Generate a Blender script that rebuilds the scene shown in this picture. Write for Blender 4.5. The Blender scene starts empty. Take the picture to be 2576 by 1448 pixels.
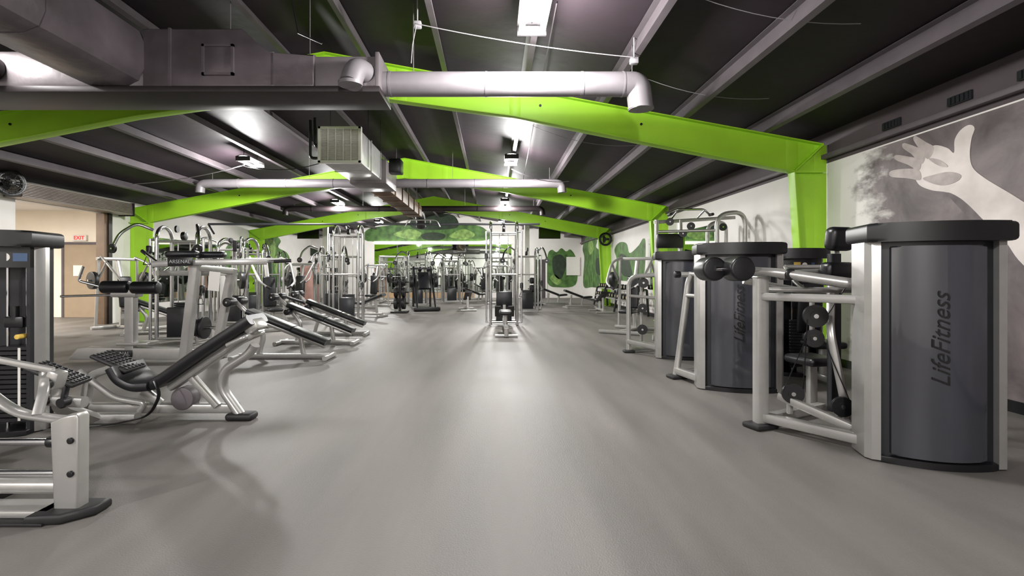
import bpy, bmesh, math, random
from mathutils import Vector, Matrix, Euler
random.seed(7)
V=Vector
scene=bpy.context.scene
COL=scene.collection
ORG={}
def srgb(r,g,b):
    f=lambda c:(c/255/12.92) if c/255<=0.04045 else ((c/255+0.055)/1.055)**2.4
    return (f(r),f(g),f(b),1)
def mat(name,rgb,rough=.5,metal=0,var=.08,nscale=6,bump=0,bscale=40,coat=0,emit=None,es=0,spec=.5,rvar=0,mp3=None):
    m=bpy.data.materials.new(name); m.use_nodes=True
    nt=m.node_tree; b=nt.nodes['Principled BSDF']
    b.inputs['Roughness'].default_value=rough; b.inputs['Metallic'].default_value=metal
    b.inputs['Coat Weight'].default_value=coat; b.inputs['Specular IOR Level'].default_value=spec
    c=srgb(*rgb); b.inputs['Base Color'].default_value=c
    tc=nt.nodes.new('ShaderNodeTexCoord')
    n=nt.nodes.new('ShaderNodeTexNoise'); n.inputs['Scale'].default_value=nscale; n.inputs['Detail'].default_value=5
    if mp3:
        mp_=nt.nodes.new('ShaderNodeMapping'); mp_.inputs['Scale'].default_value=mp3
        nt.links.new(tc.outputs['Object'],mp_.inputs['Vector']); nt.links.new(mp_.outputs['Vector'],n.inputs['Vector'])
    else: nt.links.new(tc.outputs['Object'],n.inputs['Vector'])
    if var>0:
        r=nt.nodes.new('ShaderNodeValToRGB')
        r.color_ramp.elements[0].position=.3; r.color_ramp.elements[1].position=.7
        r.color_ramp.elements[0].color=tuple(x*(1-var) for x in c[:3])+(1,)
        r.color_ramp.elements[1].color=tuple(min(1,x*(1+var)) for x in c[:3])+(1,)
        nt.links.new(n.outputs['Fac'],r.inputs['Fac']); nt.links.new(r.outputs['Color'],b.inputs['Base Color'])
    if rvar>0:
        mr=nt.nodes.new('ShaderNodeMapRange'); mr.inputs['To Min'].default_value=rough-rvar; mr.inputs['To Max'].default_value=rough+rvar
        nt.links.new(n.outputs['Fac'],mr.inputs['Value']); nt.links.new(mr.outputs['Result'],b.inputs['Roughness'])
    if bump>0:
        n2=nt.nodes.new('ShaderNodeTexNoise'); n2.inputs['Scale'].default_value=bscale; n2.inputs['Detail'].default_value=5
        nt.links.new(tc.outputs['Object'],n2.inputs['Vector'])
        bp=nt.nodes.new('ShaderNodeBump'); bp.inputs['Strength'].default_value=bump; bp.inputs['Distance'].default_value=.02
        nt.links.new(n2.outputs['Fac'],bp.inputs['Height']); nt.links.new(bp.outputs['Normal'],b.inputs['Normal'])
    if emit:
        b.inputs['Emission Color'].default_value=srgb(*emit); b.inputs['Emission Strength'].default_value=es
    return m
FLOOR=mat('rubber_floor',(107,103,99),.5,0,.24,1.3,.2,110,rvar=.1,spec=.34,mp3=(1.6,.22,1))
CEIL=mat('ceiling_foil',(35,27,32),.6,0,.25,.8,.3,3,spec=.3)
LIME=mat('lime_paint',(160,213,46),.42,0,.05,2)
PURL=mat('purlin_paint',(88,81,85),.5,.1,.15,3)
ROD=mat('rod_grey',(110,103,107),.5,.2,.1,3)
LAMPH=mat('lamp_housing',(46,44,46),.5,0,.05)
WHITE=mat('white_paint',(224,220,216),.6,0,.04,1.5)
CREAM=mat('cream_paint',(236,226,210),.6,0,.04,1.5)
GREYW=mat('grey_wall_paint',(72,63,67),.6,0,.2,1.2)
MURW=mat('mural_white',(208,199,195),.6,0,.22,2.2)
MURM=mat('mural_mid',(170,160,157),.6,0,.25,5)
MURD=mat('mural_dark',(96,87,88),.6,0,.35,6)
SILV=mat('silver_powdercoat',(176,174,171),.3,.55,.05,8)
CHROME=mat('chrome',(204,204,206),.14,1,.02,5)
BLACK=mat('black_plastic',(20,20,22),.34,0,.15,8)
VINYL=mat('black_vinyl',(21,21,24),.34,0,.12,10,.08,200)
RUB=mat('black_rubber',(28,27,28),.55,0,.15,10)
SHROUD=mat('charcoal_shroud',(57,58,64),.15,0,.32,1.0,coat=.6,mp3=(3,3,.2))  # stretched colour bands paint vertical reflections into the shroud
SHRD=mat('shroud_edge',(32,33,37),.3,0,.1,3)
IRON=mat('cast_iron',(36,36,38),.42,.3,.15,12)
DUCTS=mat('duct_painted_grey',(128,123,127),.45,.15,.08,4,.05,10)
DUCTW=mat('duct_wrap_dark',(98,90,94),.34,.25,.3,2,.6,4)
DUCTL=mat('duct_wrap_light',(116,109,112),.4,.2,.2,2,.6,4)
GALV=mat('galvanised_sheet',(196,195,194),.32,.45,.12,6)
BROWN=mat('brown_duct',(104,84,66),.5,.2,.15,4)
DARKP=mat('dark_pipe',(40,33,35),.5,.2,.15,4)
WIREW=mat('white_wire',(150,146,150),.5,0,.0)
SHUT=mat('shutter_steel',(140,130,124),.42,.2,.12,3)
DOORM=mat('door_tan',(156,138,116),.5,0,.06,3)
RED=mat('exit_red',(225,40,40),.5,0,0,emit=(230,40,40),es=.5)
TUBE=mat('lamp_tube',(255,255,250),.5,0,0,emit=(255,250,242),es=24)
STRIP=mat('lamp_strip',(255,250,235),.5,0,0,emit=(255,240,210),es=4)
YEL=mat('yellow_plastic',(226,190,90),.4,0,.05)
CAPM=mat('end_cap_cream',(196,186,150),.4,0,.05)
BLUE=mat('placard_blue',(60,84,120),.4,0,.1)
PAPER=mat('paper_white',(225,222,216),.7,0,.02)
TXTW=mat('lettering_white',(190,190,192),.5,0,0)
TXTD=mat('lettering_dark',(8,8,10),.5,0,0)
GREEN1=mat('mural_green',(72,108,50),.6,0,.65,2.6)
GREEN2=mat('mural_green_light',(122,154,80),.6,0,.5,4)
GREEN3=mat('mural_green_dark',(34,50,32),.6,0,.4,4)
PINK=mat('pink_panel',(196,152,142),.55,0,.1,4)
SCREEN=mat('tv_screen',(14,15,18),.15,0,0)
WOOD=mat('wood_panel',(176,146,112),.5,0,.15,5)
MIRR=mat('mirror_glass',(200,208,200),.02,1,0)
MURBG=bpy.data.materials.new('mural_ground'); MURBG.use_nodes=True
nt=MURBG.node_tree; b=nt.nodes['Principled BSDF']; b.inputs['Roughness'].default_value=.6
tc=nt.nodes.new('ShaderNodeTexCoord'); sp=nt.nodes.new('ShaderNodeSeparateXYZ'); nt.links.new(tc.outputs['Object'],sp.inputs['Vector'])
n1=nt.nodes.new('ShaderNodeTexNoise'); n1.inputs['Scale'].default_value=1.3; n1.inputs['Detail'].default_value=8; n1.inputs['Roughness'].default_value=.6; n1.inputs['Distortion'].default_value=.6
nt.links.new(tc.outputs['Object'],n1.inputs['Vector'])
r1=nt.nodes.new('ShaderNodeValToRGB'); r1.color_ramp.elements[0].position=.32; r1.color_ramp.elements[1].position=.72
r1.color_ramp.elements[0].color=srgb(74,66,68); r1.color_ramp.elements[1].color=srgb(136,126,126)
nt.links.new(n1.outputs['Fac'],r1.inputs['Fac'])
mp_=nt.nodes.new('ShaderNodeMapping'); mp_.inputs['Scale'].default_value=(1,.75,1.6); nt.links.new(tc.outputs['Object'],mp_.inputs['Vector'])
n2=nt.nodes.new('ShaderNodeTexNoise'); n2.inputs['Scale'].default_value=2.0; n2.inputs['Detail'].default_value=9; n2.inputs['Roughness'].default_value=.68
nt.links.new(mp_.outputs['Vector'],n2.inputs['Vector'])
ma=nt.nodes.new('ShaderNodeMath'); ma.operation='MULTIPLY_ADD'; ma.inputs[1].default_value=2.2; nt.links.new(n2.outputs['Fac'],ma.inputs[0]); nt.links.new(sp.outputs['Y'],ma.inputs[2])
mr=nt.nodes.new('ShaderNodeMapRange'); mr.inputs['From Min'].default_value=8.1; mr.inputs['From Max'].default_value=8.6; nt.links.new(ma.outputs[0],mr.inputs['Value'])
mx=nt.nodes.new('ShaderNodeMixRGB'); nt.links.new(mr.outputs['Result'],mx.inputs['Fac']); nt.links.new(r1.outputs['Color'],mx.inputs[1]); mx.inputs[2].default_value=srgb(224,220,216)
nt.links.new(mx.outputs[0],b.inputs['Base Color'])

def circ(r,n=14): return [(r*math.cos(2*math.pi*i/n),r*math.sin(2*math.pi*i/n)) for i in range(n)]
def oval(a,b,n=16): return [(a*math.cos(2*math.pi*i/n),b*math.sin(2*math.pi*i/n)) for i in range(n)]
def rect(w,h,c=.01):
    w/=2;h/=2;c=min(c,w*.9,h*.9); k=c*.3
    return [(w,-h+c),(w,h-c),(w-k,h-k),(w-c,h),(-w+c,h),(-w+k,h-k),(-w,h-c),(-w,-h+c),(-w+k,-h+k),(-w+c,-h),(w-c,-h),(w-k,-h+k)]
def filletpath(pts,f,n=6):
    pts=[V(p) for p in pts]
    if f<=0 or len(pts)<3: return pts
    out=[pts[0]]
    for i in range(1,len(pts)-1):
        a,b,c=pts[i-1],pts[i],pts[i+1]
        l=min(f,(b-a).length*.48,(c-b).length*.48)
        p=b+(a-b).normalized()*l; q=b+(c-b).normalized()*l
        for k in range(n+1):
            t=k/n; out.append(p*(1-t)**2+b*2*t*(1-t)+q*t*t)
    out.append(pts[-1]); return out
class M:
    def __init__(s,T=None): s.bm=bmesh.new(); s.T=T
    def box(s,c,size,rot=(0,0,0),bev=0,seg=2):
        mt=Matrix.Translation(V(c))@Euler(rot).to_matrix().to_4x4()@Matrix.Diagonal((size[0],size[1],size[2],1))
        r=bmesh.ops.create_cube(s.bm,size=1,matrix=mt)
        if bev>0:
            es=list({e for v in r['verts'] for e in v.link_edges})
            bmesh.ops.bevel(s.bm,geom=es,offset=min(bev,min(size)*.45),segments=seg,affect='EDGES',profile=.5)
        return s
    def bx(s,x0,x1,y0,y1,z0,z1,bev=0,seg=2):
        return s.box(((x0+x1)/2,(y0+y1)/2,(z0+z1)/2),(abs(x1-x0),abs(y1-y0),abs(z1-z0)),(0,0,0),bev,seg)
    def cyl(s,p0,p1,r,r2=None,seg=20,bev=0):
        p0,p1=V(p0),V(p1); d=p1-p0
        mt=Matrix.Translation((p0+p1)/2)@d.to_track_quat('Z','Y').to_matrix().to_4x4()
        res=bmesh.ops.create_cone(s.bm,cap_ends=True,segments=seg,radius1=r,radius2=r if r2 is None else r2,depth=d.length,matrix=mt)
        if bev>0:
            es=[]
            for v in set(res['verts']):
                for e in v.link_edges:
                    if len(e.link_faces)==2 and any(len(f.verts)>4 for f in e.link_faces) and e not in es: es.append(e)
            bmesh.ops.bevel(s.bm,geom=es,offset=bev,segments=3,affect='EDGES',profile=.5)
        return s
    def sweep(s,pts,prof,fillet=0,n=6,scales=None,caps=True):
        if isinstance(prof,(int,float)): prof=circ(prof)
        path=filletpath(pts,fillet,n)
        rings=[];N=len(path);side=None
        for i,p in enumerate(path):
            if i==0: t=(path[1]-p)
            elif i==N-1: t=(p-path[i-1])
            else: t=(path[i+1]-p).normalized()+(p-path[i-1]).normalized()
            t.normalize()
            if side is None:
                side=t.cross(V((0,0,1)))
                if side.length<.05: side=V((1,0,0))
            side=(side-t*side.dot(t)).normalized()
            up=side.cross(t).normalized()
            k=1
            if scales: k=scales[0]+(scales[1]-scales[0])*i/(N-1)
            rings.append([s.bm.verts.new(p+side*(u*k)+up*(v*k)) for u,v in prof])
        m=len(prof)
        for i in range(N-1):
            for j in range(m):
                s.bm.faces.new((rings[i][j],rings[i][(j+1)%m],rings[i+1][(j+1)%m],rings[i+1][j]))
        if caps:
            s.bm.faces.new(rings[0][::-1]); s.bm.faces.new(rings[-1])
        return s
    def prism(s,poly,lo,hi,ax='z',bev=0):
        def mk(u,v,w):
            return {'z':(u,v,w),'y':(u,w,v),'x':(w,u,v)}[ax]
        a=[s.bm.verts.new(mk(u,v,lo)) for u,v in poly]; b=[s.bm.verts.new(mk(u,v,hi)) for u,v in poly]
        fs=[s.bm.faces.new(a[::-1]),s.bm.faces.new(b)]; n=len(poly)
        for i in range(n): s.bm.faces.new((a[i],a[(i+1)%n],b[(i+1)%n],b[i]))
        if bev>0:
            es=list(set(list(fs[0].edges)+list(fs[1].edges)))
            bmesh.ops.bevel(s.bm,geom=es,offset=bev,segments=3,affect='EDGES',profile=.5)
        return s
    def out(s,name,m,parent=None,label=None,cat=None,kind=None,group=None,loc=None,flat=False,ang=38):
        bmesh.ops.recalc_face_normals(s.bm,faces=s.bm.faces[:])
        me=bpy.data.meshes.new(name); s.bm.to_mesh(me); s.bm.free()
        if s.T: me.transform(s.T)
        if loc is None and parent is None and kind!='structure':
            bb=[v.co for v in me.vertices]
            loc=((min(v.x for v in bb)+max(v.x for v in bb))/2,(min(v.y for v in bb)+max(v.y for v in bb))/2,min(v.z for v in bb))
        o=ORG[parent] if parent else V(loc or (0,0,0))
        me.transform(Matrix.Translation(-o))
        if not flat:
            me.polygons.foreach_set('use_smooth',[True]*len(me.polygons))
            me.set_sharp_from_angle(angle=math.radians(ang))
        me.materials.append(m)
        ob=bpy.data.objects.new(name,me); COL.objects.link(ob)
        if parent: ob.parent=parent
        else: ob.location=o
        ORG[ob]=o.copy()
        meta(ob,label,cat,kind,group)
        return ob
def meta(ob,label=None,cat=None,kind=None,group=None):
    if label: ob['label']=label
    if cat: ob['category']=cat
    if kind: ob['kind']=kind
    if group: ob['group']=group
def thing(name,loc,label,cat,group=None):
    e=bpy.data.objects.new(name,None); COL.objects.link(e); e.location=loc; e.empty_display_size=.2
    ORG[e]=V(loc); meta(e,label,cat,None,group); return e
def text(txt,size,T,m,parent,name='lettering',shear=0,ext=.002,off=0):
    c=bpy.data.curves.new(name,'FONT'); c.body=txt; c.size=size; c.extrude=ext; c.align_x='CENTER'; c.align_y='CENTER'; c.shear=shear; c.offset=off
    tmp=bpy.data.objects.new('tmp',c); COL.objects.link(tmp); bpy.context.view_layer.update()
    me=bpy.data.meshes.new_from_object(tmp.evaluated_get(bpy.context.evaluated_depsgraph_get()))
    bpy.data.objects.remove(tmp)
    me.transform(T); me.transform(Matrix.Translation(-ORG[parent])); me.materials.clear(); me.materials.append(m)
    ob=bpy.data.objects.new(name,me); COL.objects.link(ob); ob.parent=parent; ORG[ob]=ORG[parent]
    return ob
def dup(root,loc,rz=0,label=None):
    def rec(o,par):
        n=o.copy(); COL.objects.link(n)
        if par: n.parent=par
        for ch in list(o.children): rec(ch,n)
        return n
    n=rec(root,None); n.location=loc; n.rotation_euler=(0,0,rz)
    if label: n['label']=label
    return n
def TR(x,y,z=0,rz=0): return Matrix.Translation((x,y,z))@Matrix.Rotation(rz,4,'Z')

# ------------------------------------------------------------ camera
cam=bpy.data.cameras.new('camera'); co=bpy.data.objects.new('camera',cam); COL.objects.link(co)
co.location=(0,0,1.4); co.rotation_euler=(math.radians(90),0,0)
cam.sensor_width=36; cam.lens=18.17; cam.shift_x=48/2576; cam.shift_y=-34/2576; cam.clip_start=.05; cam.clip_end=200
scene.camera=co
scene.view_settings.view_transform='Standard'

# ------------------------------------------------------------ shell
XL,XR,YN,YF=-10.95,5.3,-4.0,31.0
RX=-2.65
def bz(x): return 4.9-.184*abs(x-RX)
def cz(x): return bz(x)+.21
M().bx(-18.2,XR+.2,YN-.2,YF+.2,-.1,0).out('floor',FLOOR,kind='structure')
m=M(); m.prism([(XL-.2,cz(XL-.2)),(RX,cz(RX)),(XR+.2,cz(XR+.2)),(XR+.2,cz(XR+.2)+.05),(RX,cz(RX)+.05),(XL-.2,cz(XL-.2)+.05)],YN-.2,YF+.2,'y'); m.out('ceiling',CEIL,kind='structure',flat=True)
gable=[(XL-.2,0),(XR+.2,0),(XR+.2,cz(XR+.2)),(RX,cz(RX)),(XL-.2,cz(XL-.2))]
M().prism(gable,YF,YF+.15,'y').out('wall_back',WHITE,kind='structure',flat=True)
M().prism(gable,YN-.15,YN,'y').out('wall_front',WHITE,kind='structure',flat=True)
m=M(); m.bx(XR,XR+.15,YN,YF,0,3.16); m.out('wall_right',WHITE,kind='structure',flat=True)
m=M(); m.bx(XR,XR+.15,YN,YF,3.16,cz(XR)); m.out('wall_right_upper',GREYW,kind='structure',flat=True)
OY0,OY1,OZ=11.85,14.6,3.12
m=M(); m.bx(XL-.15,XL,YN,OY0,0,cz(XL)); m.bx(XL-.15,XL,OY1,YF,0,cz(XL)); m.bx(XL-.15,XL,OY0,OY1,OZ,cz(XL)); m.out('wall_left',WHITE,kind='structure',flat=True)
M().bx(-18.2,XL-.15,17,17.15,0,3.5).out('wall_side_back',CREAM,kind='structure',flat=True)
M().bx(-18.2,-18.05,5,17,0,3.5).out('wall_side_left',CREAM,kind='structure',flat=True)
M().bx(-18.2,XL-.15,5,5.15,0,3.5).out('wall_side_front',CREAM,kind='structure',flat=True)
M().bx(-18.2,XL-.15,5,17.15,3.5,3.55).out('ceiling_side_room',WHITE,kind='structure',flat=True)
m=M(); m.bx(-14.06,-12.97,16.95,16.99,0,2.38); m.out('door_1',DOORM,kind='structure')
m=M(); m.bx(-14.14,-14.06,16.93,17,0,2.45); m.bx(-12.97,-12.89,16.93,17,0,2.45); m.bx(-14.14,-12.89,16.93,17,2.38,2.46); m.out('trim_1',PURL,kind='structure')
M().bx(XL-.17,XL+.06,OY1-.12,OY1,0,OZ).out('trim_2',BROWN,kind='structure')
M().bx(XR-.02,XR,YN,YF,0,.12).out('baseboard_right',BLACK,kind='structure')
M().bx(2.55,3.15,YF-.03,YF,0,2.3).out('door_2',GREYW,kind='structure')
m=M(); m.bx(2.45,2.55,YF-.06,YF,0,2.4); m.bx(3.15,3.25,YF-.06,YF,0,2.4); m.bx(2.45,3.25,YF-.06,YF,2.3,2.4); m.out('trim_3',WHITE,kind='structure')
for i,x in enumerate((-8.45,1.72)):
    M().bx(x-.12,x+.12,26,26.24,0,cz(x)-.07).out('support_post',WHITE,label='white painted square support post rising to the roof',cat='post',group='white support posts')

# ------------------------------------------------------------ portal frames
def portal(y):
    r=thing('portal_frame',(RX,y,0),'lime green tapered steel portal frame spanning the gym','steel frame','lime roof frames')
    def flange(m,p,q,t=.016,w=.19):
        p=V((p[0],y,p[1]));q=V((q[0],y,q[1])); m.sweep([p,q],rect(w,t,.002))
    XLo,XRo=XL+.03,XR-.11
    for sgn in (-1,1):
        xo=XLo if sgn<0 else XRo
        xi=xo-sgn*(.58 if sgn<0 else .45)
        xb=xo-sgn*(.45 if sgn<0 else .26)
        zt=bz(xo); zk=bz(xi)-.52
        m=M()
        m.prism([(RX,bz(RX)-.01),(xo,zt-.01),(xo,zk),(xi,zk),(RX+sgn*3,bz(RX+sgn*3)-.46),(RX,bz(RX)-.6)],y-.007,y+.007,'y')
        flange(m,(RX,bz(RX)-.01),(xo,zt-.01)); flange(m,(xi,zk),(RX+sgn*3,bz(RX+sgn*3)-.46)); flange(m,(RX+sgn*3,bz(RX+sgn*3)-.46),(RX,bz(RX)-.6))
        flange(m,(xo,zk),(xi,zk)); flange(m,(xo,zt-.01),(xo,zk)); flange(m,(xi,zk),(xi,bz(xi)-.02)); flange(m,(xo,zt-.02),(xi,zk))
        if sgn>0: flange(m,(RX,bz(RX)-.02),(RX,bz(RX)-.6))
        for xx in (RX+sgn*3.0,RX+sgn*1.2):
            flange(m,(xx,bz(xx)-.02),(xx,bz(xx)-(.46 if abs(xx-RX)>2 else .54)),.02,.17)
        m.out('rafter',LIME,r)
        m=M()
        m.prism([(xo,zk),(xi,zk),(xb,0.02),(xo,0.02)],y-.007,y+.007,'y')
        flange(m,(xo,zk-.01),(xo,0)); flange(m,(xi,zk-.01),(xb,0)); flange(m,(xo,zk-.012),(xi,zk-.012))
        m.bx(min(xo,xb)-.05 if sgn>0 else xo,max(xo,xb)+.05 if sgn<0 else xo,y-.13,y+.13,0,.02)
        m.out('column',LIME,r)
    for x in (RX-5,RX-3.4,RX+3.4,RX+5): M().cyl((x,y-.02,bz(x)-.2),(x,y+.02,bz(x)-.2),.02).out('bolt',BLACK,r)
    return r
for y in (8.2,15.6,23.2): portal(y)
for sgn in (1,-1):
    for k in range(7 if sgn<0 else 6):
        x=RX+sgn*(.62+1.26*k)
        if x<XL+.2: continue
        a=math.atan(.184)*sgn
        T=Matrix.Translation((x,0,bz(x)+.1))@Matrix.Rotation(a,4,'Y')
        m=M(T)
        m.prism([(-.004,-.095),(.074,-.095),(.074,-.07),(.066,-.087),(.004,-.087),(.004,.095),(-.07,.095),(-.07,.087),(-.004,.087)],YN+.02,YF-.02,'y')
        m.out('roof_purlin',PURL,label='grey galvanised Z-section roof purlin running along the building',cat='roof beam',group='roof purlins',flat=True)
m=M(); m.bx(XR-.1,XR-.01,YN+.1,YF-.1,3.22,3.29,.01); m.out('eave_beam',PURL,label='grey steel eave beam along the top of the wall',cat='roof beam')
for y in (4.9,5.7,6.7):
    m=M(); m.bx(XR-.03,XR-.005,y,y+.3,3.34,3.44)
    for k in range(5): m.bx(XR-.045,XR-.03,y+.02+k*.055,y+.05+k*.055,3.35,3.43)
    m.out('wall_vent',SHRD,label='small black louvred vent high on the grey wall',cat='vent',group='wall vents')

# ------------------------------------------------------------ ducts
def rod(par,x,y,z,r=.006,mt=None):
    M().cyl((x,y,z),(x,y,cz(x)-.005),r,seg=8).out('hanger_rod',mt or ROD,par)
d=thing('supply_duct',(-3.5,6.5,3.6),'large dark insulated rectangular air duct with light round branch pipe','air duct')
m=M(); m.sweep([(-4.62,6.25,4.03),(-4.62,-3.9,4.03)],rect(.84,.72,.2))
for y in (4.9,3.6,2.3): m.sweep([(-4.62,y,4.03),(-4.62,y-.05,4.03)],rect(.855,.735,.2))
m.out('trunk',DUCTW,d)
m=M(); m.bx(-8.8,-4.19,6.22,6.8,3.66,4.1,.05); m.out('side_branch',DUCTL,d,label='light foil wrapped rectangular duct section')
m=M(); m.prism([(-4.22,3.66),(-2.15,3.66),(-2.15,4.05),(-2.7,4.05),(-3.02,4.36),(-4.22,4.36)],6.22,6.85,'y',bev=.02)
m.bx(-3.9,-3.87,6.2,6.24,3.66,4.36); m.out('transition_box',DUCTW,d)
m=M(); m.bx(-3.46,-3.14,6.2,6.22,3.82,4.13,.004)
for a in ((-3.49,-3.46,3.79,4.16),(-3.14,-3.11,3.79,4.16),(-3.49,-3.11,4.13,4.16),(-3.49,-3.11,3.79,3.82)): m.bx(a[0],a[1],6.185,6.225,a[2],a[3])
m.out('access_panel',DUCTW,d)
m=M(); m.bx(-2.7,-1.4,6.26,6.8,3.68,4.04,.01); m.bx(-1.42,-1.37,6.22,6.84,3.62,4.08,.005); m.bx(-2.68,-2.64,6.22,6.84,3.62,4.08,.005); m.out('end_box',DUCTL,d)
m=M(); m.bx(-8.8,-1.36,6.2,6.9,3.59,3.665,.01); m.out('under_tray',DARKP,d,label='dark metal channel under the duct')
m=M(); m.sweep([(-1.4,6.5,3.79),(1.78,6.5,3.79),(1.83,6.5,3.74),(1.86,6.5,3.48)],circ(.152,24),.22,5)
for x in (-1.3,-.1,1.1): m.cyl((x,6.5,3.79),(x+.03,6.5,3.79),.156,seg=24)
m.cyl((1.62,6.5,3.79),(1.64,6.5,3.79),.157,seg=24)
m.cyl((1.86,6.5,3.5),(1.86,6.5,3.475),.159,seg=24)
m.out('round_pipe',DUCTS,d)
m=M(); m.sweep([(-1.55,6.3,3.85),(-1.62,6.1,3.84),(-1.66,6.02,3.62)],circ(.13,20),.14,4); m.cyl((-1.66,6.02,3.64),(-1.66,6.02,3.6),.14,seg=20); m.out('outlet_elbow',DUCTS,d)
for x,y in ((-1.0,6.5),(1.75,6.5),(-3.3,6.5),(-2.3,6.5),(-6,6.5)): rod(d,x,y,3.9 if x>-1.3 else 4.0)
m=M(); m.sweep([(-6.0,6.2,3.86),(-6.0,5.5,3.88),(-5.5,5.2,3.86),(-5.25,5.2,3.35)],circ(.15,20),.2,5)
m.cyl((-5.25,5.2,3.37),(-5.25,5.2,3.3),.17,seg=20)
m.out('black_elbow',DARKP,d,label='black round duct elbow')

u=thing('air_handler',(-3.1,12,3.7),'galvanised rectangular air unit with white grille hung below the ridge','air conditioner')
m=M(); m.bx(-3.5,-2.72,10.55,12.6,3.7,4.36,.01)
m.bx(-3.52,-2.7,11.5,11.54,3.68,4.38)
m.out('body',GALV,u)
m=M(); m.bx(-3.5,-2.6,12.6,13.9,3.62,4.2,.02); m.out('plenum',DUCTL,u)
m=M()
for a in ((-3.55,-3.49,3.66,4.4),(-2.73,-2.67,3.66,4.4),(-3.55,-2.67,4.35,4.4),(-3.55,-2.67,3.66,3.71)): m.bx(a[0],a[1],10.46,10.56,a[2],a[3],.005)
for i in range(1,5): m.bx(-3.5+i*.155-.008,-3.5+i*.155+.008,10.47,10.55,3.7,4.36)
m.bx(-3.5,-2.72,10.545,10.555,3.7,4.36)
m.out('grille_frame',WHITE,u)
for i in range(5):
    m=M()
    for k in range(22): m.box((-3.42+i*.155,10.51,3.725+k*.0295),(.14,.03,.006),(math.radians(30),0,0))
    m.out('grille_slats',WHITE,u)
m=M(); m.bx(-2.6,-2.3,12.9,13.3,3.95,4.3,.03); m.out('fan_box',BLACK,u)
M().sweep([(-3.5,10.9,4.1),(-3.75,10.9,4.1),(-3.75,10.9,4.7)],.035,.08).out('refrigerant_pipe',BLACK,u); M().sweep([(-3.5,10.9,3.85),(-3.85,10.9,3.85),(-3.85,10.9,4.65)],.03,.08).out('refrigerant_pipe',BLACK,u)
for x,y in ((-3.52,11.2),(-2.7,11.2),(-3.52,12.4),(-2.7,12.4)): rod(u,x,y,3.72,mt=BLACK)
def crosspipe(y,z,x0,x1,r,mt,lab,drop=.25,tr=None):
    c=thing('cross_duct',((x0+x1)/2,y,z),lab,'air duct')
    m=M(); m.sweep([(x0-.05,y,z-drop),(x0-.03,y,z-.02),(x0+.2,y,z),(x1-.2,y,z),(x1+.03,y,z-.02),(x1+.05,y,z-drop)],circ(r,18),.16,4)
    k=x0+1
    while k<x1-.5: m.cyl((k,y,z),(k+.03,y,z),r*1.06,seg=18); k+=1.3
    m.out('pipe',mt,c)
    for q in (.03,.3,.7,.97): rod(c,x0+(x1-x0)*q,y,z)
    return c
t=crosspipe(14.2,3.9,-8.0,1.85,.12,DUCTS,'light grey round duct with brown main duct below the ridge')
t2=crosspipe(20.3,3.98,-8.1,1.9,.11,DARKP,'dark round duct crossing the hall under the roof')
m=M(); m.bx(-3.3,-2.75,13.95,20.0,3.62,4.02,.02)
for k in range(5): m.bx(-3.33,-2.72,14.5+k*1.15,14.54+k*1.15,3.59,4.05)
m.out('main_body',BROWN,t)
M().sweep([(-3.0,20.35,3.9),(-3,21.3,3.85),(-3,21.6,3.4)],circ(.2,18),.2).out('outlet',DARKP,t2)
for y in (15,17,19): rod(t,-3.25,y,3.9); rod(t,-2.8,y,3.9)

# ------------------------------------------------------------ lights
def fixture(x,y,p):
    zc=cz(x)-.32
    r=thing('ceiling_light',(x,y,zc),'twin tube fluorescent high bay fitting hung from the roof','light','ceiling lights')
    m=M(Matrix.Translation((x,y,zc+.02))); m.prism([(-.17,.03),(-.05,.06),(.05,.06),(.17,.03),(.17,.04),(.05,.075),(-.05,.075),(-.17,.04)],-.42,.42,'y'); m.out('housing',LAMPH,r)
    for s in (-.12,.12):
        m=M(); m.cyl((x+s,y-.38,zc-.015),(x+s,y+.38,zc-.015),.034,seg=12); m.out('lamp_tube',TUBE,r)
    for s in (-.4,.4):
        M().bx(x-.17,x+.17,y+s-.02,y+s+.02,zc-.05,zc+.06,.005).out('end_bracket',LAMPH,r)
    for s in (-.35,.35): M().cyl((x,y+s,zc+.07),(x,y+s,cz(x)-.002),.006,seg=6).out('hanger_wire',BLACK,r)
    l=bpy.data.lights.new('lamp_glow','POINT'); l.energy=p*.68; l.shadow_soft_size=.14; l.color=(1,.985,.965)
    o=bpy.data.objects.new('lamp_glow',l); COL.objects.link(o); o.parent=r; o.location=(0,0,-.3)
    l=bpy.data.lights.new('lamp_wash','AREA'); l.shape='RECTANGLE'; l.size=.34; l.size_y=.84; l.energy=p*.15; l.color=(1,.985,.965)
    o=bpy.data.objects.new('lamp_wash',l); COL.objects.link(o); o.parent=r; o.location=(0,0,-.07)
for x in (.45,-6.0):
    for y,p in ((-1.6,860),(5.6,580),(12.8,740),(20.0,680),(27.2,680)):  # unseen pair behind the camera continues the rows, turned up as fill
        fixture(x,y,p)
r=thing('added_panel_light',(-14,12,3.44),'flat white ceiling panel light added out of view for the side room','light')  # unseen lamp added to brighten the side room
M().bx(-14.6,-13.4,11.7,12.3,3.44,3.498).out('panel',STRIP,r)
l=bpy.data.lights.new('added_panel_glow','AREA'); l.energy=760; l.size=1.2; l.color=(1,.96,.9)
o=bpy.data.objects.new('added_panel_glow',l); COL.objects.link(o); o.parent=r; o.location=(0,0,-.03)

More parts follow.
